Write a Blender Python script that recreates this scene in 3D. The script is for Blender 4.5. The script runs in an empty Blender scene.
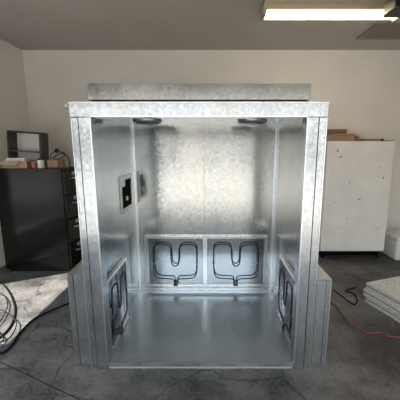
import bpy, bmesh, math, random
from mathutils import Vector, Matrix
random.seed(4)
scene = bpy.context.scene
COL = scene.collection
TH = math.radians(10); CH = 1.6; F = 283.0; CX = 212.0

# ---------------------------------------------------------------- helpers
def ground(px, py, z=0.0):
    """point of the floor (or of height z) seen at a place of the photograph"""
    a = (px-CX)/F; u = (200-py)/F
    dy = math.cos(TH)+u*math.sin(TH); dz = -math.sin(TH)+u*math.cos(TH)
    s = (z-CH)/dz
    return Vector((a*s, dy*s, z))

def add_box(bm, x0, x1, y0, y1, z0, z1, bev=0.0, seg=1, mat=None):
    m = Matrix.Translation(((x0+x1)/2, (y0+y1)/2, (z0+z1)/2)) @ Matrix.Diagonal((abs(x1-x0), abs(y1-y0), abs(z1-z0), 1))
    if mat is not None: m = mat @ m
    r = bmesh.ops.create_cube(bm, size=1.0, matrix=m)
    if bev > 0:
        es = list({e for v in r['verts'] for e in v.link_edges})
        bmesh.ops.bevel(bm, geom=es, offset=bev, segments=seg, affect='EDGES', profile=0.5)

def add_cyl(bm, p0, p1, r0, r1=None, seg=20, caps=True):
    p0 = Vector(p0); p1 = Vector(p1); d = p1-p0
    q = d.to_track_quat('Z', 'Y').to_matrix().to_4x4()
    m = Matrix.Translation((p0+p1)/2) @ q
    bmesh.ops.create_cone(bm, cap_ends=caps, segments=seg, radius1=r0, radius2=r0 if r1 is None else r1, depth=d.length, matrix=m)

def smooth_pts(pts, n=6):
    pts = [Vector(p) for p in pts]; out = []
    N = len(pts)
    for i in range(N-1):
        p0 = pts[max(i-1, 0)]; p1 = pts[i]; p2 = pts[i+1]; p3 = pts[min(i+2, N-1)]
        for k in range(n):
            t = k/n
            out.append(0.5*((2*p1)+(p2-p0)*t+(2*p0-5*p1+4*p2-p3)*t*t+(3*p1-p0-3*p2+p3)*t**3))
    out.append(pts[-1]); return out

def add_tube(bm, pts, r, seg=8, n=6):
    pts = smooth_pts(pts, n) if n > 1 else [Vector(p) for p in pts]
    rings = []; prev = None
    for i, p in enumerate(pts):
        t = (pts[min(i+1, len(pts)-1)]-pts[max(i-1, 0)]).normalized()
        if prev is None:
            a = Vector((0, 0, 1)) if abs(t.z) < .9 else Vector((1, 0, 0))
            nrm = (a-t*a.dot(t)).normalized()
        else:
            nrm = (prev-t*prev.dot(t)).normalized()
        prev = nrm; b = t.cross(nrm)
        rings.append([bm.verts.new(p+r*(math.cos(2*math.pi*k/seg)*nrm+math.sin(2*math.pi*k/seg)*b)) for k in range(seg)])
    for i in range(len(rings)-1):
        for k in range(seg):
            f = bm.faces.new((rings[i][k], rings[i][(k+1) % seg], rings[i+1][(k+1) % seg], rings[i+1][k])); f.smooth = True
    bm.faces.new(list(reversed(rings[0]))); bm.faces.new(rings[-1])

def wloc(o):
    v = Vector(o.location)
    while o.parent: o = o.parent; v += o.location
    return v

def obj(name, bm, mat, parent=None, label=None, base=None):
    bmesh.ops.recalc_face_normals(bm, faces=bm.faces)
    me = bpy.data.meshes.new(name)
    if parent is not None: org = wloc(parent)
    elif base is not None: org = Vector(base)
    else: org = Vector((0, 0, 0))
    bm.transform(Matrix.Translation(-org))
    bm.to_mesh(me); bm.free(); me.materials.append(mat)
    o = bpy.data.objects.new(name, me); COL.objects.link(o)
    if parent is not None: o.parent = parent
    elif base is not None: o.location = org
    if label: o['label'] = label
    return o

def tag(o, label, cat, group=None):
    o['label'] = label; o['category'] = cat
    if group: o['group'] = group
    return o

def thing(name, label, cat, loc, group=None):
    o = bpy.data.objects.new(name, None); COL.objects.link(o); o.location = loc
    o.empty_display_size = .1
    return tag(o, label, cat, group)

def struct(name, bm, mat, parent=None):
    o = obj(name, bm, mat, parent)
    if parent is None: o['kind'] = 'structure'
    return o

def box(*a, **k):
    bm = bmesh.new(); add_box(bm, *a, **k); return bm

# ---------------------------------------------------------------- materials
def base_mat(name):
    m = bpy.data.materials.new(name); m.use_nodes = True
    nt = m.node_tree; return m, nt, nt.nodes['Principled BSDF']

def simple(name, col, rough=.5, metal=0.0, var=.08, scale=8.0, bump=0.0, bscale=60.0, spec=None):
    m, nt, p = base_mat(name)
    tc = nt.nodes.new('ShaderNodeTexCoord'); nz = nt.nodes.new('ShaderNodeTexNoise')
    nz.inputs['Scale'].default_value = scale; nz.inputs['Detail'].default_value = 5
    cr = nt.nodes.new('ShaderNodeValToRGB')
    cr.color_ramp.elements[0].position = .3; cr.color_ramp.elements[1].position = .7
    cr.color_ramp.elements[0].color = tuple(c*(1-var) for c in col)+(1,)
    cr.color_ramp.elements[1].color = tuple(min(1, c*(1+var)) for c in col)+(1,)
    nt.links.new(tc.outputs['Object'], nz.inputs['Vector'])
    nt.links.new(nz.outputs['Fac'], cr.inputs['Fac']); nt.links.new(cr.outputs['Color'], p.inputs['Base Color'])
    p.inputs['Roughness'].default_value = rough; p.inputs['Metallic'].default_value = metal
    if spec is not None: p.inputs['Specular IOR Level'].default_value = spec
    if bump:
        n2 = nt.nodes.new('ShaderNodeTexNoise'); n2.inputs['Scale'].default_value = bscale
        b = nt.nodes.new('ShaderNodeBump'); b.inputs['Strength'].default_value = bump; b.inputs['Distance'].default_value = .01
        nt.links.new(tc.outputs['Object'], n2.inputs['Vector'])
        nt.links.new(n2.outputs['Fac'], b.inputs['Height']); nt.links.new(b.outputs['Normal'], p.inputs['Normal'])
    return m

def galv(name, lo, hi, r0, r1, scale=80.0, wav=.06, spangle=.008, streak=(3.5, 3.5, .45), metal=1.0, mottle=.22):
    """galvanized sheet: crystal spangle tilts the normal a little; streaks paint a soft sheen into the tint and vary roughness; mottling varies tint"""
    m, nt, p = base_mat(name); L = nt.links.new
    tc = nt.nodes.new('ShaderNodeTexCoord')
    vo = nt.nodes.new('ShaderNodeTexVoronoi'); vo.inputs['Scale'].default_value = scale
    sp = nt.nodes.new('ShaderNodeSeparateColor')
    mp = nt.nodes.new('ShaderNodeMapping'); mp.inputs['Scale'].default_value = streak
    nz = nt.nodes.new('ShaderNodeTexNoise'); nz.inputs['Scale'].default_value = 1.0; nz.inputs['Detail'].default_value = 2
    n3 = nt.nodes.new('ShaderNodeTexNoise'); n3.inputs['Scale'].default_value = 26; n3.inputs['Detail'].default_value = 4
    mm = nt.nodes.new('ShaderNodeMix'); mm.data_type = 'FLOAT'; mm.inputs[0].default_value = mottle
    mx = nt.nodes.new('ShaderNodeMath'); mx.operation = 'MULTIPLY_ADD'; mx.inputs[1].default_value = .2
    h = nt.nodes.new('ShaderNodeMath'); h.operation = 'MULTIPLY'; h.inputs[1].default_value = .8
    cr = nt.nodes.new('ShaderNodeValToRGB')
    cr.color_ramp.elements[0].position = .30; cr.color_ramp.elements[1].position = .70
    cr.color_ramp.elements[0].color = lo+(1,); cr.color_ramp.elements[1].color = hi+(1,)  # stretched streaks put cool and warm reflected sheen into the base colour
    mr = nt.nodes.new('ShaderNodeMapRange'); mr.inputs['To Min'].default_value = r0; mr.inputs['To Max'].default_value = r1
    mr.inputs['From Min'].default_value = .3; mr.inputs['From Max'].default_value = .7
    L(tc.outputs['Object'], vo.inputs['Vector']); L(tc.outputs['Object'], mp.inputs['Vector']); L(mp.outputs[0], nz.inputs['Vector'])
    L(tc.outputs['Object'], n3.inputs['Vector']); L(nz.outputs['Fac'], mm.inputs[2]); L(n3.outputs['Fac'], mm.inputs[3])
    L(vo.outputs['Color'], sp.inputs['Color']); L(mm.outputs[0], h.inputs[0])
    L(sp.outputs['Red'], mx.inputs[0]); L(h.outputs[0], mx.inputs[2])
    L(mx.outputs[0], cr.inputs['Fac']); L(cr.outputs['Color'], p.inputs['Base Color'])
    L(nz.outputs['Fac'], mr.inputs['Value']); L(mr.outputs['Result'], p.inputs['Roughness'])
    p.inputs['Metallic'].default_value = metal
    n2 = nt.nodes.new('ShaderNodeTexNoise'); n2.inputs['Scale'].default_value = 1.6; n2.inputs['Detail'].default_value = 0
    b = nt.nodes.new('ShaderNodeBump'); b.inputs['Strength'].default_value = wav; b.inputs['Distance'].default_value = .05
    L(tc.outputs['Object'], n2.inputs['Vector']); L(n2.outputs['Fac'], b.inputs['Height'])
    s1 = nt.nodes.new('ShaderNodeVectorMath'); s1.operation = 'SUBTRACT'; s1.inputs[1].default_value = (.5, .5, .5)
    s2 = nt.nodes.new('ShaderNodeVectorMath'); s2.operation = 'SCALE'; s2.inputs['Scale'].default_value = spangle*2
    s3 = nt.nodes.new('ShaderNodeVectorMath'); s3.operation = 'ADD'
    s4 = nt.nodes.new('ShaderNodeVectorMath'); s4.operation = 'NORMALIZE'
    L(vo.outputs['Color'], s1.inputs[0]); L(s1.outputs[0], s2.inputs[0]); L(s2.outputs[0], s3.inputs[0]); L(b.outputs['Normal'], s3.inputs[1])
    L(s3.outputs[0], s4.inputs[0]); L(s4.outputs[0], p.inputs['Normal'])
    return m

def emit(name, col, s):
    m, nt, p = base_mat(name)
    p.inputs['Base Color'].default_value = col+(1,)
    p.inputs['Emission Color'].default_value = col+(1,); p.inputs['Emission Strength'].default_value = s
    return m

def speckled(name, lo, hi):
    m, nt, p = base_mat(name); L = nt.links.new
    tc = nt.nodes.new('ShaderNodeTexCoord'); vo = nt.nodes.new('ShaderNodeTexNoise')
    vo.inputs['Scale'].default_value = 75; vo.inputs['Detail'].default_value = 3
    cr = nt.nodes.new('ShaderNodeValToRGB'); e = cr.color_ramp.elements
    e[0].position = .36; e[0].color = lo+(1,); e[1].position = .55; e[1].color = hi+(1,)
    L(tc.outputs['Object'], vo.inputs['Vector']); L(vo.outputs['Fac'], cr.inputs['Fac']); L(cr.outputs['Color'], p.inputs['Base Color'])
    b = nt.nodes.new('ShaderNodeBump'); b.inputs['Strength'].default_value = .35; b.inputs['Distance'].default_value = .005
    L(vo.outputs['Fac'], b.inputs['Height']); L(b.outputs['Normal'], p.inputs['Normal'])
    p.inputs['Roughness'].default_value = .38; p.inputs['Metallic'].default_value = .45
    return m

def concrete(name, a, b_, rough, crack=.9, p0=.41, p1=.59):
    m, nt, p = base_mat(name); L = nt.links.new
    tc = nt.nodes.new('ShaderNodeTexCoord')
    n1 = nt.nodes.new('ShaderNodeTexNoise'); n1.inputs['Scale'].default_value = 1.7; n1.inputs['Detail'].default_value = 10; n1.inputs['Roughness'].default_value = .7
    n2 = nt.nodes.new('ShaderNodeTexNoise'); n2.inputs['Scale'].default_value = 35; n2.inputs['Detail'].default_value = 4
    cr = nt.nodes.new('ShaderNodeValToRGB'); e = cr.color_ramp.elements
    e[0].position = p0; e[0].color = a+(1,); e[1].position = p1; e[1].color = b_+(1,)
    mixn = nt.nodes.new('ShaderNodeMix'); mixn.data_type = 'FLOAT'; mixn.inputs[0].default_value = .2
    L(tc.outputs['Object'], n1.inputs['Vector']); L(tc.outputs['Object'], n2.inputs['Vector'])
    L(n1.outputs['Fac'], mixn.inputs[2]); L(n2.outputs['Fac'], mixn.inputs[3])
    nd = nt.nodes.new('ShaderNodeTexNoise'); nd.inputs['Scale'].default_value = 2.5; nd.inputs['Detail'].default_value = 5
    vm = nt.nodes.new('ShaderNodeVectorMath'); vm.operation = 'MULTIPLY_ADD'; vm.inputs[1].default_value = (.5, .5, .5)
    vo = nt.nodes.new('ShaderNodeTexVoronoi'); vo.feature = 'DISTANCE_TO_EDGE'; vo.inputs['Scale'].default_value = crack
    L(tc.outputs['Object'], nd.inputs['Vector']); L(nd.outputs['Color'], vm.inputs[0]); L(tc.outputs['Object'], vm.inputs[2]); L(vm.outputs[0], vo.inputs['Vector'])
    ck = nt.nodes.new('ShaderNodeMapRange'); ck.inputs['From Max'].default_value = .009; ck.inputs['To Min'].default_value = .2; ck.inputs['To Max'].default_value = 1
    L(vo.outputs['Distance'], ck.inputs['Value'])
    mul = nt.nodes.new('ShaderNodeMix'); mul.data_type = 'RGBA'; mul.blend_type = 'MULTIPLY'; mul.inputs[0].default_value = 1
    L(mixn.outputs[0], cr.inputs['Fac']); L(cr.outputs['Color'], mul.inputs[6]); L(ck.outputs['Result'], mul.inputs[7]); L(mul.outputs[2], p.inputs['Base Color'])
    mr = nt.nodes.new('ShaderNodeMapRange'); mr.inputs['To Min'].default_value = rough-.15; mr.inputs['To Max'].default_value = rough+.15
    L(n1.outputs['Fac'], mr.inputs['Value']); L(mr.outputs['Result'], p.inputs['Roughness'])
    bp = nt.nodes.new('ShaderNodeBump'); bp.inputs['Strength'].default_value = .15; bp.inputs['Distance'].default_value = .01
    L(n2.outputs['Fac'], bp.inputs['Height']); L(bp.outputs['Normal'], p.inputs['Normal'])
    return m

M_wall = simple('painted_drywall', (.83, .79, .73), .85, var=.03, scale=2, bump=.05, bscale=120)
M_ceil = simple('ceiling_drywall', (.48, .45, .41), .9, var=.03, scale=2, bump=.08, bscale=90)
M_floor = concrete('garage_concrete', (.038, .037, .036), (.16, .155, .15), .5)
M_drive = concrete('driveway_concrete', (.26, .245, .22), (.32, .305, .28), .8)
M_joint = simple('joint_filler', (.02, .02, .02), .9)
M_galv = galv('galvanized_steel', (.34, .37, .385), (.52, .525, .52), .17, .29, 55, spangle=.011, metal=.92, mottle=.28)
M_inner = galv('galvanized_inner_sheet', (.31, .37, .405), (.52, .535, .53), .13, .25, 55, .075, .011, metal=.97, mottle=.28)
M_warmlit = galv('galvanized_inner_sheet_warm_lit', (.33, .365, .38), (.57, .54, .485), .13, .25, 55, .075, .011, metal=.97, mottle=.28)  # lit copy of the inner sheet, warm glow put into its colour
M_pan = galv('galvanized_floor_sheet', (.55, .625, .68), (.65, .715, .76), .18, .24, 55, .012, .007, (1.2, .5, 1), .68, .25)
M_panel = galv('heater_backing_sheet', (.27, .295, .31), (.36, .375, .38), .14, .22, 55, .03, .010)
M_edge = galv('galvanized_frame_face', (.34, .37, .39), (.59, .595, .59), .15, .28, 55, .12, .011, mottle=.28)
M_roof = galv('silver_roof_sheet', (.34, .345, .345), (.53, .52, .49), .17, .29, 55, .10, .011, mottle=.3)
M_trim = galv('bright_folded_trim', (.62, .65, .67), (.76, .78, .79), .22, .32, 80)
M_plate = galv('silver_switch_plate', (.42, .44, .45), (.54, .55, .56), .3, .4, 80, metal=.8)
M_gap = simple('gap_shade', (.016, .016, .016), .8, var=.3, scale=20)
M_dark = simple('dark_enamel', (.010, .010, .011), .35)
M_void = simple('shade_and_grille_black', (.006, .006, .006), .9, spec=.1)  # near-black: painted shade of jamb gap and switch opening, also the grille
M_element = simple('heater_tube', (.015, .017, .022), .45, .1)
M_black = simple('black_cabinet_paint', (.006, .0055, .0055), .16, var=.3, scale=4, bump=.03, bscale=20, spec=.2)
M_chrome = simple('brushed_handle', (.62, .62, .62), .3, 1.0)
M_white = simple('white_enamel', (.79, .78, .755), .4, var=.07, scale=3)
M_card = simple('cardboard', (.30, .19, .11), .85, var=.12, scale=14)
M_cardlight = simple('pale_cardboard', (.48, .35, .22), .85, var=.12, scale=14)
M_rubber = simple('black_rubber', (.008, .008, .009), .8, spec=.05)
M_red = simple('red_cord', (.20, .045, .04), .7)
M_hose = simple('dark_hose', (.010, .010, .011), .85, spec=.05)
M_bluecord = simple('bluish_cord', (.012, .020, .034), .85, spec=.05)
M_paper = simple('paper', (.72, .70, .66), .8, var=.04)
M_cloth = simple('dark_cloth', (.07, .065, .06), .95, var=.3, scale=20, bump=.3)
M_can = simple('tin_can', (.35, .10, .07), .4, var=.05)
M_spray = simple('spray_can_paint', (.50, .52, .54), .35, var=.05)
M_wood = simple('pale_wood', (.45, .31, .18), .7, var=.15, scale=10)
M_tube = emit('fluorescent_diffuser', (1.0, .80, .48), 1.0)
M_lamp = emit('fluorescent_tube', (1.0, .93, .78), 17.0)
M_fix = simple('fixture_enamel', (.50, .42, .28), .5, var=.05)
M_bin = simple('white_plastic', (.76, .76, .75), .45, var=.03)
M_vent = simple('ceiling_vent_paint', (.26, .22, .18), .7)
M_foil = speckled('foil_facing', (.54, .54, .53), (.85, .85, .84))
M_foam = simple('foam_core', (.36, .35, .33), .9, var=.2, scale=60, bump=.4, bscale=90)

# ---------------------------------------------------------------- room shell
XL, XR, YB, YF, ZC = -2.93, 3.6, 4.7, -1.3, 3.12
struct('floor', box(XL-.2, XR+.2, YF-.2, YB+.2, -.15, 0), M_floor)
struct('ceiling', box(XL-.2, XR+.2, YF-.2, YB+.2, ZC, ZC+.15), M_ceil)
struct('wall_back', box(XL-.2, XR+.2, YB, YB+.2, 0, ZC), M_wall)
# the left wall has a side window whose sun falls on the floor beside the booth
WY0, WY1, WZ0, WZ1 = 1.45, 3.02, .35, 2.0
bm = bmesh.new()
add_box(bm, XL-.12, XL, YF, WY0, 0, ZC); add_box(bm, XL-.12, XL, WY1, YB, 0, ZC)
add_box(bm, XL-.12, XL, WY0, WY1, 0, WZ0); add_box(bm, XL-.12, XL, WY0, WY1, WZ1, ZC)
struct('wall_left', bm, M_wall)
bm = bmesh.new()
for a in ((WY0, WY0+.03, WZ0, WZ1), (WY1-.03, WY1, WZ0, WZ1), (WY0+.03, WY1-.03, WZ0, WZ0+.03), (WY0+.03, WY1-.03, WZ1-.03, WZ1)):
    add_box(bm, XL-.08, XL-.03, *a)
struct('window_1', bm, M_white)
struct('wall_right', box(XR, XR+.2, YF, YB, 0, ZC), M_wall)
bm = bmesh.new()
add_box(bm, XL-.2, XL+.35, YF-.2, YF, 0, ZC); add_box(bm, XR-.35, XR+.2, YF-.2, YF, 0, ZC)
add_box(bm, XL+.35, XR-.35, YF-.2, YF, 2.45, ZC)
struct('wall_front', bm, M_wall)
struct('driveway', box(-14, 14, -22, YF-.2, -.17, -.02), M_drive)
a = ground(-10, 357, .0005); b = ground(78, 399, .0005)
d = (b-a).normalized(); n_ = Vector((-d.y, d.x, 0))*.004
bm = bmesh.new(); vs = [bm.verts.new(p) for p in (a-n_, b-n_+d*.6, b+n_+d*.6, a+n_)]; bm.faces.new(vs)
struct('trim_1', bm, M_joint)

# ---------------------------------------------------------------- the sheet-metal booth
X0, X1 = -.90, .735          # outside
I0, I1 = -.815, .665         # inside
J0, J1 = -.765, .60          # front opening
Y0, Y1, YE = 1.85, 2.97, 3.05
FZ, IZ, TZ = .05, 1.853, 1.90
HB = TZ-.095
booth = thing('metal_booth', 'large galvanized sheet-metal oven booth with open front, in the middle of the garage', 'booth', ((X0+X1)/2, (Y0+YE)/2, 0))

def jamb(xa, xb, left):
    bm = bmesh.new()
    if left:
        add_box(bm, xa, xa+.044, Y0+.016, Y0+.09, 0, HB, .002)
        add_box(bm, xa+.051, xb, Y0, Y0+.09, 0, HB, .004)
        sx = xa+.08; fx = xa+.044
    else:
        add_box(bm, xb-.050, xb, Y0+.016, Y0+.09, 0, HB, .002)
        add_box(bm, xa, xb-.057, Y0, Y0+.09, 0, HB, .004)
        sx = xa+.045; fx = xb-.057
    for z in (.25, .62, 1.0, 1.38, 1.7):
        add_cyl(bm, (sx, Y0-.003, z), (sx, Y0+.001, z), .006, seg=8)
    j = obj('jamb', bm, M_edge, booth)
    obj('seam_shade', box(fx+.0005, fx+.0065, Y0+.03, Y0+.088, .01, HB), M_void, j, label='black strip painted in as shade between the folded strips')  # near-black filler that paints the darkness of the gap
    xs = xb-.008 if left else xa
    obj('folded_lip', box(xs, xs+.008, Y0-.005, Y0-.0005, FZ, HB), M_trim, j)
    xo = xa if left else xb-.006
    obj('folded_lip', box(xo, xo+.006, Y0+.011, Y0+.0155, 0, HB), M_trim, j)
jamb(X0, J0, True); jamb(J1, X1, False)
bm = bmesh.new(); add_box(bm, X0, X1, Y0, Y0+.09, HB, TZ, .003)
for k in range(9):
    x = X0+.1+k*.18
    add_cyl(bm, (x, Y0-.003, TZ-.04), (x, Y0+.001, TZ-.04), .005, seg=8)
hd = obj('header', bm, M_edge, booth)
obj('folded_lip', box(J0, J1, Y0-.005, Y0-.0005, HB, HB+.008), M_trim, hd)
obj('folded_lip', box(X0, X1, Y0-.005, Y0-.0005, TZ-.010, TZ-.002), M_trim, hd)
th_ = obj('threshold', box(J0, J1, Y0+.003, Y0+.09, 0, FZ, bev=.003), M_pan, booth)
obj('folded_lip', box(J0, J1, Y0-.003, Y0+.0025, .022, FZ+.004, bev=.001), M_trim, th_)
obj('side_wall', box(X0, I0, Y0+.09, YE, 0, TZ), M_inner, booth)
obj('side_wall', box(I1, X1, Y0+.09, YE, 0, TZ), M_warmlit, booth)
bm = bmesh.new(); add_box(bm, I0, I1, Y1, YE, 0, TZ)
add_box(bm, -.085, -.075, Y1-.003, Y1, FZ, IZ, .001)
obj('back_wall', bm, M_warmlit, booth)
bm = bmesh.new(); add_box(bm, I0, I1, Y0+.09, Y1, .0, FZ)
add_box(bm, -.10, -.06, Y0+.09, Y1, FZ, FZ+.0015, .0005)
obj('floor_pan', bm, M_pan, booth)
obj('ceiling_panel', box(I0, I1, Y0+.09, Y1, IZ, TZ), M_inner, booth)
for xa, xb in ((I0, I0+.022), (I1-.022, I1)):
    bm = bmesh.new(); add_box(bm, xa, xb, Y1-.004, Y1, FZ, IZ, .001)
    xs = xa if xa == I0 else xb-.004
    add_box(bm, xs, xs+.004, Y1-.026, Y1-.004, FZ, IZ, .001)
    obj('corner_trim', bm, M_trim, booth)
bm = bmesh.new(); add_box(bm, I0+.022, I1-.022, Y1-.022, Y1, FZ+.0, FZ+.03, .003)
obj('base_trim', bm, M_trim, booth)
bm = bmesh.new(); add_box(bm, -.815, .645, 1.945, YE, TZ+.024, 2.026, .003)
add_box(bm, -.812, .642, 1.943, 1.945, 2.006, 2.024)
rp = obj('roof_panel', bm, M_roof, booth, label='separate sheet-metal roof panel set back from the front')
obj('roof_gap_shade', box(-.80, .63, 1.96, YE-.01, TZ, TZ+.024), M_gap, rp, label='dark strip painted in as shade in the gap under the roof panel')  # dark filler box; the shade under the roof is put into its colour
for x in (-.556, .345):
    vy = 2.52
    bm = bmesh.new()
    segs = 32; prof = [(.098, IZ-.004), (.098, IZ-.016), (.104, IZ-.024), (.116, IZ-.024), (.126, IZ-.012), (.126, IZ)]
    rings = [[bm.verts.new((x+r*math.cos(2*math.pi*k/segs), vy+r*math.sin(2*math.pi*k/segs), z)) for k in range(segs)] for r, z in prof]
    for i in range(len(rings)-1):
        for k in range(segs): bm.faces.new((rings[i][k], rings[i][(k+1) % segs], rings[i+1][(k+1) % segs], rings[i+1][k])).smooth = True
    v = obj('vent_collar', bm, M_plate, booth, label='round metal rimmed collar in the booth ceiling')
    bm = bmesh.new(); add_cyl(bm, (x, vy, IZ-.030), (x, vy, IZ-.001), .100, seg=32)
    obj('vent_disc', bm, M_dark, v)
def housing(xa, xb, zt, ya, left):
    h = obj('side_housing', box(xa, xb, ya, YE, 0, zt, bev=.003), M_galv, booth)
    m_ = xa+(xb-xa)*(.30 if left else .70)
    obj('front_sheet', box(xa+.004, m_-.002, ya-.007, ya-.0005, .004, zt-.004, bev=.002), M_galv, h)
    obj('front_sheet', box(m_+.002, xb-.003, ya-.005, ya-.0005, .004, zt-.004, bev=.002), M_galv, h)
    xs = xa-.002 if left else xb-.006
    obj('folded_lip', box(xs, xs+.008, ya-.011, ya-.0075, .004, zt), M_trim, h)
    bm = bmesh.new(); add_box(bm, xa-.004, xb+.002, ya-.012, YE, zt, zt+.006, .001)
    obj('housing_lid', bm, M_trim, h)
housing(X0-.125, X0-.006, .735, Y0+.04, True); housing(X1+.006, X1+.112, .695, Y0+.035, False)
bm = bmesh.new(); add_box(bm, X0-.035, X0-.001, Y0+.02, Y0+.045, TZ-.035, TZ-.005, .003)
add_cyl(bm, (X0-.02, Y0+.012, TZ-.02), (X0-.02, Y0+.02, TZ-.02), .008, seg=10)
obj('corner_bracket', bm, M_galv, booth)

# heater panels
HALF = [(172.7,284.5),(172.4,281.5),(170,279.4),(163,279),(155.5,278.2),(152,274.8),(151,268),(150.9,252.5),(152,247.4),(155.6,245.2),(163.5,245.1),(168,246.8),(169.6,251),(169.8,259),(170.9,264.5)]
EL = HALF+[(174,266.4)]+[(348-x, y) for x, y in reversed(HALF)]
def heater(origin, u, nrm, w, h):
    o = Vector(origin); u = Vector(u); nrm = Vector(nrm); z = Vector((0, 0, 1))
    M = Matrix((u.to_4d(), nrm.to_4d(), z.to_4d(), (0, 0, 0, 1))).transposed()
    M[0][3], M[1][3], M[2][3] = o; M[3] = (0, 0, 0, 1)
    bm = bmesh.new(); add_box(bm, -w/2, w/2, .001, .006, 0, h, mat=M)
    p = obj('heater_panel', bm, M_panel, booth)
    t = .024
    bm = bmesh.new()
    for (xa, xb, za, zb) in ((-w/2, w/2, 0, t), (-w/2, w/2, h-t, h), (-w/2, -w/2+t, t, h-t), (w/2-t, w/2, t, h-t)):
        add_box(bm, xa, xb, .006, .042, za, zb, .003, mat=M)
    obj('panel_frame', bm, M_trim, p)
    pts = []
    for px, py in EL:
        a = (px-174)/64*w; b = (287-py)/49.5*h
        pts.append(M @ Vector((a, .046, max(b, .02))))
    bm = bmesh.new(); add_tube(bm, pts, .0066, 8, 5)
    obj('heating_element', bm, M_element, p, label='bent black tubular heating element')
    bm = bmesh.new(); add_box(bm, -.024, .024, .042, .054, .006, .032, .003, mat=M)
    obj('terminal_block', bm, M_dark, p)
    for a in (-.36*w, .36*w):
        bm = bmesh.new(); add_box(bm, a-.016, a+.016, .006, .050, .46*h-.004, .46*h+.004, .001, mat=M)
        obj('element_clip', bm, M_chrome, p)
ZP = .112
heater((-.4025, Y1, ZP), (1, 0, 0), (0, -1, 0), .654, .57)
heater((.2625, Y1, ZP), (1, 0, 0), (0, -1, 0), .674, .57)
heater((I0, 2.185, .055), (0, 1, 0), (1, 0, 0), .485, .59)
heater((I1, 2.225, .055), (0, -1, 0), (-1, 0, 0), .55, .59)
# switch opening on the left inner wall
PY0, PY1, PZ0, PZ1 = 2.47, 2.84, 1.03, 1.37
OY0, OY1, OZ0, OZ1 = 2.51, 2.80, 1.07, 1.33
bm = bmesh.new()
for a in ((PY0, PY1, PZ0, OZ0), (PY0, PY1, OZ1, PZ1), (PY0, OY0, OZ0, OZ1), (OY1, PY1, OZ0, OZ1), (OY0, OY0+.10, OZ1-.06, OZ1)):
    add_box(bm, I0+.001, I0+.010, *a, .001)
sp = obj('switch_plate', bm, M_plate, booth, label='silver plate around the dark switch opening')
obj('switch_cutout_shade', box(I0+.001, I0+.004, OY0, OY1, OZ0, OZ1), M_void, sp, label='flat black sheet painting the shade of the irregular switch opening')  # flat sheet on the wall, shade of the recess put in as black
obj('switch_toggle', box(I0+.004, I0+.014, 2.62, 2.67, 1.13, 1.17, bev=.002), M_plate, sp, label='small bright switch piece inside the black cutout')

# ---------------------------------------------------------------- black filing cabinet
cx0, cx1, cy0, cy1, ct = -2.74, -1.86, 3.55, 4.03, 1.375
cab = thing('filing_cabinet', 'black metal filing cabinet left of the booth, side panel facing forward', 'cabinet', ((cx0+cx1)/2, (cy0+cy1)/2, 0))
bm = bmesh.new(); add_box(bm, cx0, cx1-.03, cy0, cy1, .03, ct, .006, 2)
add_box(bm, cx0+.03, cx1-.05, cy0+.03, cy1-.03, 0, .03)
obj('body', bm, M_black, cab)
for k in range(4):
    z0 = .06+k*.327
    d = obj('drawer', box(cx1-.03, cx1, cy0+.012, cy1-.012, z0, z0+.308, bev=.006, seg=2), M_black, cab)
    bm = bmesh.new(); ym = (cy0+cy1)/2
    add_tube(bm, [(cx1, ym-.09, z0+.2), (cx1+.03, ym-.085, z0+.2), (cx1+.038, ym, z0+.2), (cx1+.03, ym+.085, z0+.2), (cx1, ym+.09, z0+.2)], .010, 8, 5)
    obj('handle', bm, M_chrome, d)
    bm = bmesh.new(); add_box(bm, cx1, cx1+.006, ym-.045, ym+.045, z0+.235, z0+.28, .001)
    obj('label_holder', bm, M_chrome, d)
# things on the cabinet
R = Matrix.Translation((-2.50, 3.90, ct+.02)) @ Matrix.Rotation(math.radians(4), 4, 'Y') @ Matrix.Rotation(math.radians(6), 4, 'Z')
t = thing('open_crate', 'dark open box tipped on its side on top of the black cabinet', 'crate', (-2.50, 3.90, ct))
fw, fh, ft, fd = .42, .45, .026, .11
bm = bmesh.new()
for a in ((-fw/2, fw/2, 0, ft), (-fw/2, fw/2, fh-ft, fh)): add_box(bm, a[0], a[1], -fd, fd, a[2], a[3], .003, mat=R)
for a in ((-fw/2, -fw/2+ft), (fw/2-ft, fw/2)): add_box(bm, a[0], a[1], -fd, fd, ft, fh-ft, .003, mat=R)
obj('frame', bm, M_dark, t)
obj('back_board', box(-fw/2+ft, fw/2-ft, fd-.03, fd-.02, ft, fh-ft, mat=R), M_wall, t, label='pale back board of the box')
obj('shelf', box(-fw/2+ft, fw/2-ft, -fd+.01, fd-.03, .18, .195, mat=R), M_dark, t)
t = thing('cardboard_box', 'low open cardboard box on the black cabinet, before the tipped dark box', 'box', (-2.46, 3.68, ct))
w = .006
bm = bmesh.new(); xa, xb, ya, yb = -2.62, -2.32, 3.57, 3.76; h = .09
add_box(bm, xa, xb, ya, ya+w, ct, ct+h); add_box(bm, xa, xb, yb-w, yb, ct, ct+h)
add_box(bm, xa, xa+w, ya+w, yb-w, ct, ct+h); add_box(bm, xb-w, xb, ya+w, yb-w, ct, ct+h); add_box(bm, xa+w, xb-w, ya+w, yb-w, ct, ct+w)
obj('body', bm, M_card, t)
bm = bmesh.new(); add_box(bm, xa, xb-.10, -.07, 0, -.003, .003, mat=Matrix.Translation((0, ya, ct+h+.002)) @ Matrix.Rotation(math.radians(40), 4, 'X'))
obj('flap', bm, M_cardlight, t)
bm = bmesh.new()
for k in range(5):
    add_box(bm, -2.6, -2.36, 3.60, 3.74, 0, .022, .002, mat=Matrix.Translation((0, 0, ct+.008+k*.024)) )
tag(obj('papers', bm, M_paper, base=(-2.48, 3.67, ct+.01)), 'pale stack of papers heaped inside the low cardboard box', 'papers')
t = thing('parcel', 'small taped brown parcel on the right end of the black cabinet', 'parcel', (-2.05, 3.75, ct))
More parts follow.
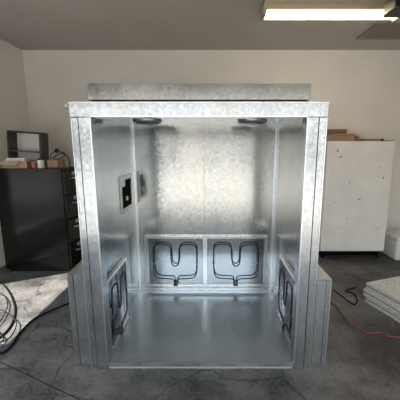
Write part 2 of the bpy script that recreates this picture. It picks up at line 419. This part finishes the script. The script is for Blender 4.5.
obj('body', box(-2.13, -1.99, 3.68, 3.86, ct, ct+.10, bev=.004), M_card, t)
obj('tape', box(-2.132, -1.988, 3.74, 3.79, ct, ct+.102), M_cardlight, t)
t = thing('spray_can', 'grey spray can standing behind the parcel on the black cabinet', 'can', (-2.13, 3.94, ct))
bm = bmesh.new(); add_cyl(bm, (-2.13, 3.94, ct), (-2.13, 3.94, ct+.19), .033, seg=20); obj('body', bm, M_spray, t)
bm = bmesh.new(); add_cyl(bm, (-2.13, 3.94, ct+.19), (-2.13, 3.94, ct+.20), .033, .024, seg=20); add_cyl(bm, (-2.13, 3.94, ct+.20), (-2.13, 3.94, ct+.245), .024, .022, seg=20); obj('cap', bm, M_dark, t)
t = thing('glass_jar', 'squat pale jar with dark lid between cardboard box and parcel', 'jar', (-2.20, 3.66, ct))
bm = bmesh.new(); add_cyl(bm, (-2.195, 3.66, ct), (-2.195, 3.66, ct+.10), .04, .037, seg=20); obj('body', bm, M_paper, t)
bm = bmesh.new(); add_cyl(bm, (-2.195, 3.66, ct+.10), (-2.195, 3.66, ct+.12), .039, seg=20); obj('lid', bm, M_dark, t)
t = thing('tin_can', 'short red tin on the black cabinet, left of the pale jar', 'can', (-2.275, 3.64, ct))
bm = bmesh.new(); add_cyl(bm, (-2.275, 3.64, ct), (-2.275, 3.64, ct+.07), .03, seg=20); obj('body', bm, M_can, t)
bm = bmesh.new(); add_cyl(bm, (-2.275, 3.64, ct+.07), (-2.275, 3.64, ct+.077), .031, .028, seg=20); obj('lid', bm, M_chrome, t)
bm = bmesh.new()
add_tube(bm, [(-2.12, 3.75, ct+.11), (-2.09, 3.72, ct+.17), (-2.02, 3.74, ct+.22), (-1.96, 3.80, ct+.17), (-2.02, 3.82, ct+.112), (-2.1, 3.78, ct+.113), (-2.04, 3.70, ct+.14), (-1.97, 3.80, ct+.19), (-1.90, 3.78, ct+.11), (-1.845, 3.70, ct+.02), (-1.80, 3.62, ct-.15), (-1.81, 3.60, ct-.42)], .006, 8, 6)
tag(obj('hanging_cord', bm, M_rubber, base=(-1.9, 3.7, ct)), 'loose black wire coiled on the parcel and draped over the cabinet edge', 'cord')

# ---------------------------------------------------------------- white refrigerator
fx0, fx1, fy0, fy1, ft_ = 1.60, 2.55, 4.0, 4.62, 1.724
fr = thing('refrigerator', 'tall white scuffed refrigerator standing right of the booth', 'refrigerator', ((fx0+fx1)/2, 4.3, 0))
obj('body', box(fx0, fx1, fy0+.07, fy1, .10, ft_-.01, bev=.012, seg=2), M_white, fr)
d = obj('door', box(fx0, fx1, fy0, fy0+.055, .12, ft_, bev=.014, seg=3), M_white, fr)
obj('gasket', box(fx0+.015, fx1-.015, fy0+.055, fy0+.07, .13, ft_-.015), M_rubber, fr)
sc = [(1.78, 1.50, .035, .012), (1.74, 1.58, .02, .02), (2.1, .9, .03, .01), (2.42, 1.2, .012, .03), (1.95, .62, .02, .008)]
for k in range(9): sc.append((random.uniform(1.7, 2.5), random.uniform(.35, 1.6), random.uniform(.006, .014), random.uniform(.006, .014)))
for (x, z, sx_, sz) in sc:
    obj('scuff', box(x, x+sx_, fy0-.001, fy0+.002, z, z+sz), M_rubber, d, label='small dark scuff mark on the door')
bm = bmesh.new(); add_box(bm, fx1-.10, fx1-.02, fy0+.01, fy0+.12, ft_, ft_+.018, .004); obj('hinge', bm, M_chrome, fr)
bm = bmesh.new(); add_box(bm, fx0+.02, fx1-.02, fy0+.10, fy0+.12, .02, .10)
for k in range(5): add_box(bm, fx0+.04, fx1-.04, fy0+.092, fy0+.10, .03+k*.012, .036+k*.012)
obj('base_grille', bm, M_void, fr)
for x in (fx0+.07, fx1-.07):
    for y in (fy0+.07, fy1-.08):
        bm = bmesh.new(); add_cyl(bm, (x, y, 0), (x, y, .10 if y > fy0+.1 else .12), .025, .02, 12); obj('foot', bm, M_rubber, fr)
# on the refrigerator
t = thing('cardboard_box', 'tan cardboard box with a lifted flap on top of the white refrigerator', 'box', (1.9, 4.25, ft_))
xa, xb, ya, yb, h = 1.72, 2.02, 4.10, 4.38, .10
bm = bmesh.new()
add_box(bm, xa, xb, ya, ya+w, ft_, ft_+h); add_box(bm, xa, xb, yb-w, yb, ft_, ft_+h)
add_box(bm, xa, xa+w, ya+w, yb-w, ft_, ft_+h); add_box(bm, xb-w, xb, ya+w, yb-w, ft_, ft_+h); add_box(bm, xa+w, xb-w, ya+w, yb-w, ft_, ft_+w)
obj('body', bm, M_cardlight, t)
bm = bmesh.new(); add_box(bm, xa, xb, 0, .09, -.003, .003, mat=Matrix.Translation((0, yb, ft_+h)) @ Matrix.Rotation(math.radians(115), 4, 'X'))
obj('flap', bm, M_card, t)
bm = bmesh.new(); add_box(bm, xa, xb, -.07, 0, -.003, .003, mat=Matrix.Translation((0, ya, ft_+h+.002)) @ Matrix.Rotation(math.radians(25), 4, 'X'))
obj('flap', bm, M_card, t)
bm = bmesh.new(); x_, y_ = 2.18, 4.15
add_box(bm, x_, x_+.24, y_, y_+.24, ft_, ft_+.008); add_box(bm, x_, x_+.24, y_, y_+.01, ft_+.008, ft_+.035); add_box(bm, x_, x_+.24, y_+.23, y_+.24, ft_+.008, ft_+.035)
add_box(bm, x_, x_+.01, y_+.01, y_+.23, ft_+.008, ft_+.035); add_box(bm, x_+.23, x_+.24, y_+.01, y_+.23, ft_+.008, ft_+.035)
tag(obj('tray', bm, M_card, base=(x_+.12, y_+.12, ft_)), 'shallow brown tray on top of the white refrigerator', 'tray')
bm = bmesh.new(); add_tube(bm, [(2.46, 4.17, ft_+.02), (2.48, 4.22, ft_+.021), (2.495, 4.30, ft_+.02), (2.49, 4.38, ft_+.021)], .02, 10, 5)
tag(obj('rolled_cloth', bm, M_cloth, base=(2.48, 4.28, ft_)), 'dark rolled cloth right of the shallow tray on the refrigerator', 'cloth')
t = thing('tin_can', 'small red tin can between tan box and tray on the refrigerator', 'can', (2.10, 4.2, ft_))
bm = bmesh.new(); add_cyl(bm, (2.10, 4.2, ft_), (2.10, 4.2, ft_+.075), .034, seg=20); obj('body', bm, M_can, t)
bm = bmesh.new(); add_cyl(bm, (2.10, 4.2, ft_+.075), (2.10, 4.2, ft_+.082), .035, .031, seg=20); obj('lid', bm, M_chrome, t)
bm = bmesh.new(); add_box(bm, 2.12, 2.36, 4.44, 4.48, ft_, ft_+.05, .003); tag(obj('wood_offcut', bm, M_wood, base=(2.24, 4.46, ft_)), 'pale wooden offcut lying behind the tray on the refrigerator', 'wood')
# white bin right of the refrigerator
t = thing('storage_bin', 'low white plastic bin on the floor right of the refrigerator', 'bin', (2.95, 4.1, 0))
bm = bmesh.new(); add_box(bm, 2.68, 3.22, 3.92, 4.32, 0, .31, .03, 3); obj('body', bm, M_bin, t)
obj('lid', box(2.66, 3.24, 3.90, 4.34, .31, .37, bev=.02, seg=3), M_bin, t)

# ---------------------------------------------------------------- panels stacked on the floor
def slab(base_z, ox, oy, ang, lab, th):
    R = Matrix.Translation((1.62+ox, 2.80+oy, base_z)) @ Matrix.Rotation(math.radians(ang), 4, 'Z')
    t = thing('insulation_panel', lab, 'panel', R @ Vector((.47, -.27, 0)))
    obj('foam_core', box(.008, .942, -.542, -.008, .004, th-.004, mat=R), M_foam, t)
    for z in (0, th-.026):
        obj('foil_facing', box(0, .95, -.55, 0, z, z+.026, bev=.003, mat=R), M_foil, t)
slab(0, .014, -.004, 18.8, 'pale foil-faced panel at the very bottom of the stack on the floor', .074)
slab(.0745, -.006, .008, 17.8, 'pale foil-faced panel in the middle of the stack on the floor', .074)
slab(.149, .008, -.004, 18.6, 'pale foil-faced panel, topmost of the floor stack by the red cord', .074)

# ---------------------------------------------------------------- cords and hoses on the floor
def floor_cord(name, pts, r, mat, lab, cat, lift=0.0):
    P = []
    for i, (px, py) in enumerate(pts):
        p = ground(px, py); p.z = r+.001+lift; P.append(p)
    bm = bmesh.new(); add_tube(bm, P, r, 8, 8)
    c = sum(P, Vector())/len(P); c.z = 0
    return tag(obj(name, bm, mat, base=c), lab, cat)
floor_cord('extension_cord', [(330, 303), (337, 308), (345, 319), (351, 326), (360, 330), (368, 334), (380, 333), (390, 337), (412, 339)], .007, M_red, 'red extension cord running from the booth across the floor below the panel stack', 'cord')
floor_cord('power_cord', [(333, 290), (341, 296), (349, 302), (355, 305), (357, 300), (353, 294), (346, 291), (356, 288)], .006, M_rubber, 'black power cord looped on the floor between booth and panel stack', 'cord')
floor_cord('air_hose', [(-10, 276), (2, 284), (10, 294), (15, 308), (13, 322), (4, 335), (-12, 345)], .009, M_hose, 'dark hose curving over the floor at the left edge', 'hose')
floor_cord('power_cord', [(-12, 300), (2, 296), (8, 306), (3, 320), (-4, 330), (4, 342), (-10, 350)], .005, M_rubber, 'loose black cord inside the curve of the dark hose', 'cord', .020)
floor_cord('power_cord', [(-14, 318), (0, 313), (10, 318), (17, 327), (11, 341), (0, 346), (-12, 342)], .005, M_bluecord, 'bluish cord crossing the dark hose at the left edge', 'cord', .032)
floor_cord('power_cord', [(-10, 356), (4, 353), (13, 345), (20, 334), (34, 320), (52, 311), (66, 305), (74, 302)], .008, M_rubber, 'thin black cord trailing from the hose toward the booth', 'cord')
# ---------------------------------------------------------------- ceiling things
L0, L1, LY0, LY1, LZ = .525, 1.98, 3.17, 3.36, 2.985
lf = thing('fluorescent_light', 'lit fluorescent shop light with yellowish housing under the ceiling', 'ceiling light', ((L0+L1)/2, 3.26, ZC))
bm = bmesh.new(); add_box(bm, L0+.02, L1-.02, LY0, LY1, LZ+.03, LZ+.085, .006); add_box(bm, L0+.02, L1-.02, LY0+.04, LY1-.04, LZ+.085, ZC)
obj('housing', bm, M_fix, lf)
bm = bmesh.new(); add_box(bm, L0+.025, L1-.025, LY0+.004, LY1-.004, LZ+.018, LZ+.03, .003, 1)
obj('diffuser', bm, M_tube, lf)
for y in (LY0+.06, LY1-.06):
    bm = bmesh.new(); add_cyl(bm, (L0+.03, y, LZ), (L1-.03, y, LZ), .016, seg=16); obj('tube', bm, M_lamp, lf)
for xa, xb in ((L0, L0+.03), (L1-.03, L1)):
    obj('end_cap', box(xa, xb, LY0-.005, LY1+.005, LZ-.020, LZ+.09, bev=.003), M_fix, lf)
go = thing('garage_door_opener', 'black garage door opener hanging under the ceiling beside the light', 'door opener', (1.8, 2.85, ZC))
obj('body', box(1.60, 1.95, 2.72, 2.92, 2.82, 2.96, bev=.015, seg=2), M_dark, go)
for x in (1.65, 1.86): obj('hanger', box(x, x+.03, 2.84, 2.86, 2.96, ZC), M_chrome, go)
obj('rail', box(1.76, 1.80, YF+.1, 2.72, 2.89, 2.93), M_chrome, go)
ah = thing('ceiling_vent', 'flat brown slatted vent in the ceiling right of the light', 'vent', (2.4, 3.98, ZC))
obj('backing', box(2.04, 2.9, 3.78, 4.18, ZC-.004, ZC), M_rubber, ah)
for k in range(9):
    y = 3.80+k*.043
    obj('slat', box(2.04, 2.9, y, y+.026, ZC-.014, ZC-.005), M_vent, ah)
bm = bmesh.new()
for (a, b, c, d_) in ((1.99, 2.95, 3.73, 3.78), (1.99, 2.95, 4.18, 4.23), (1.99, 2.04, 3.78, 4.18), (2.9, 2.95, 3.78, 4.18)): add_box(bm, a, b, c, d_, ZC-.02, ZC, .002)
obj('frame', bm, M_vent, ah)

# ---------------------------------------------------------------- light
wd = bpy.data.worlds.new('sky'); scene.world = wd; wd.use_nodes = True
nt = wd.node_tree; bg = nt.nodes['Background']
tc = nt.nodes.new('ShaderNodeTexCoord'); sx = nt.nodes.new('ShaderNodeSeparateXYZ')
cr = nt.nodes.new('ShaderNodeValToRGB'); cr.color_ramp.elements.new(.12); cr.color_ramp.elements.new(.22); e = cr.color_ramp.elements
# far skyline of trees and houses, then bright haze, then blue
e[0].position = 0.0; e[0].color = (.20, .20, .19, 1)
e[1].position = .07; e[1].color = (.27, .27, .26, 1)
e[2].position = .18; e[2].color = (.96, .98, .97, 1)
e[3].position = .8; e[3].color = (.58, .72, .94, 1)
nt.links.new(tc.outputs['Generated'], sx.inputs[0]); nt.links.new(sx.outputs['Z'], cr.inputs['Fac']); nt.links.new(cr.outputs['Color'], bg.inputs['Color'])
bg.inputs['Strength'].default_value = 4.8
sd = bpy.data.lights.new('sun', 'SUN'); sd.energy = 18; sd.color = (1, .94, .85); sd.angle = math.radians(.6)
so = bpy.data.objects.new('sun', sd); COL.objects.link(so)
so.rotation_euler = Vector((.5, .25, -.75)).to_track_quat('-Z', 'Y').to_euler(); so.location = (0, -6, 8)
def portal(loc, rot, sx_, sy_):
    pd = bpy.data.lights.new('sky_portal', 'AREA'); pd.shape = 'RECTANGLE'; pd.size = sx_; pd.size_y = sy_
    pd.cycles.is_portal = True
    po = bpy.data.objects.new('sky_portal', pd); COL.objects.link(po); po.location = loc; po.rotation_euler = rot
portal(((XL+XR)/2, YF-.1, 1.225), (math.radians(90), 0, 0), XR-XL-.7, 2.45)
scene.view_settings.view_transform = 'Standard'

# ---------------------------------------------------------------- camera
cd = bpy.data.cameras.new('camera'); cam = bpy.data.objects.new('camera', cd); COL.objects.link(cam)
cd.sensor_width = 36; cd.lens = F/400*36; cd.shift_x = -.03
cam.location = (0, 0, CH); cam.rotation_euler = (math.radians(90)-TH, 0, 0)
scene.camera = cam
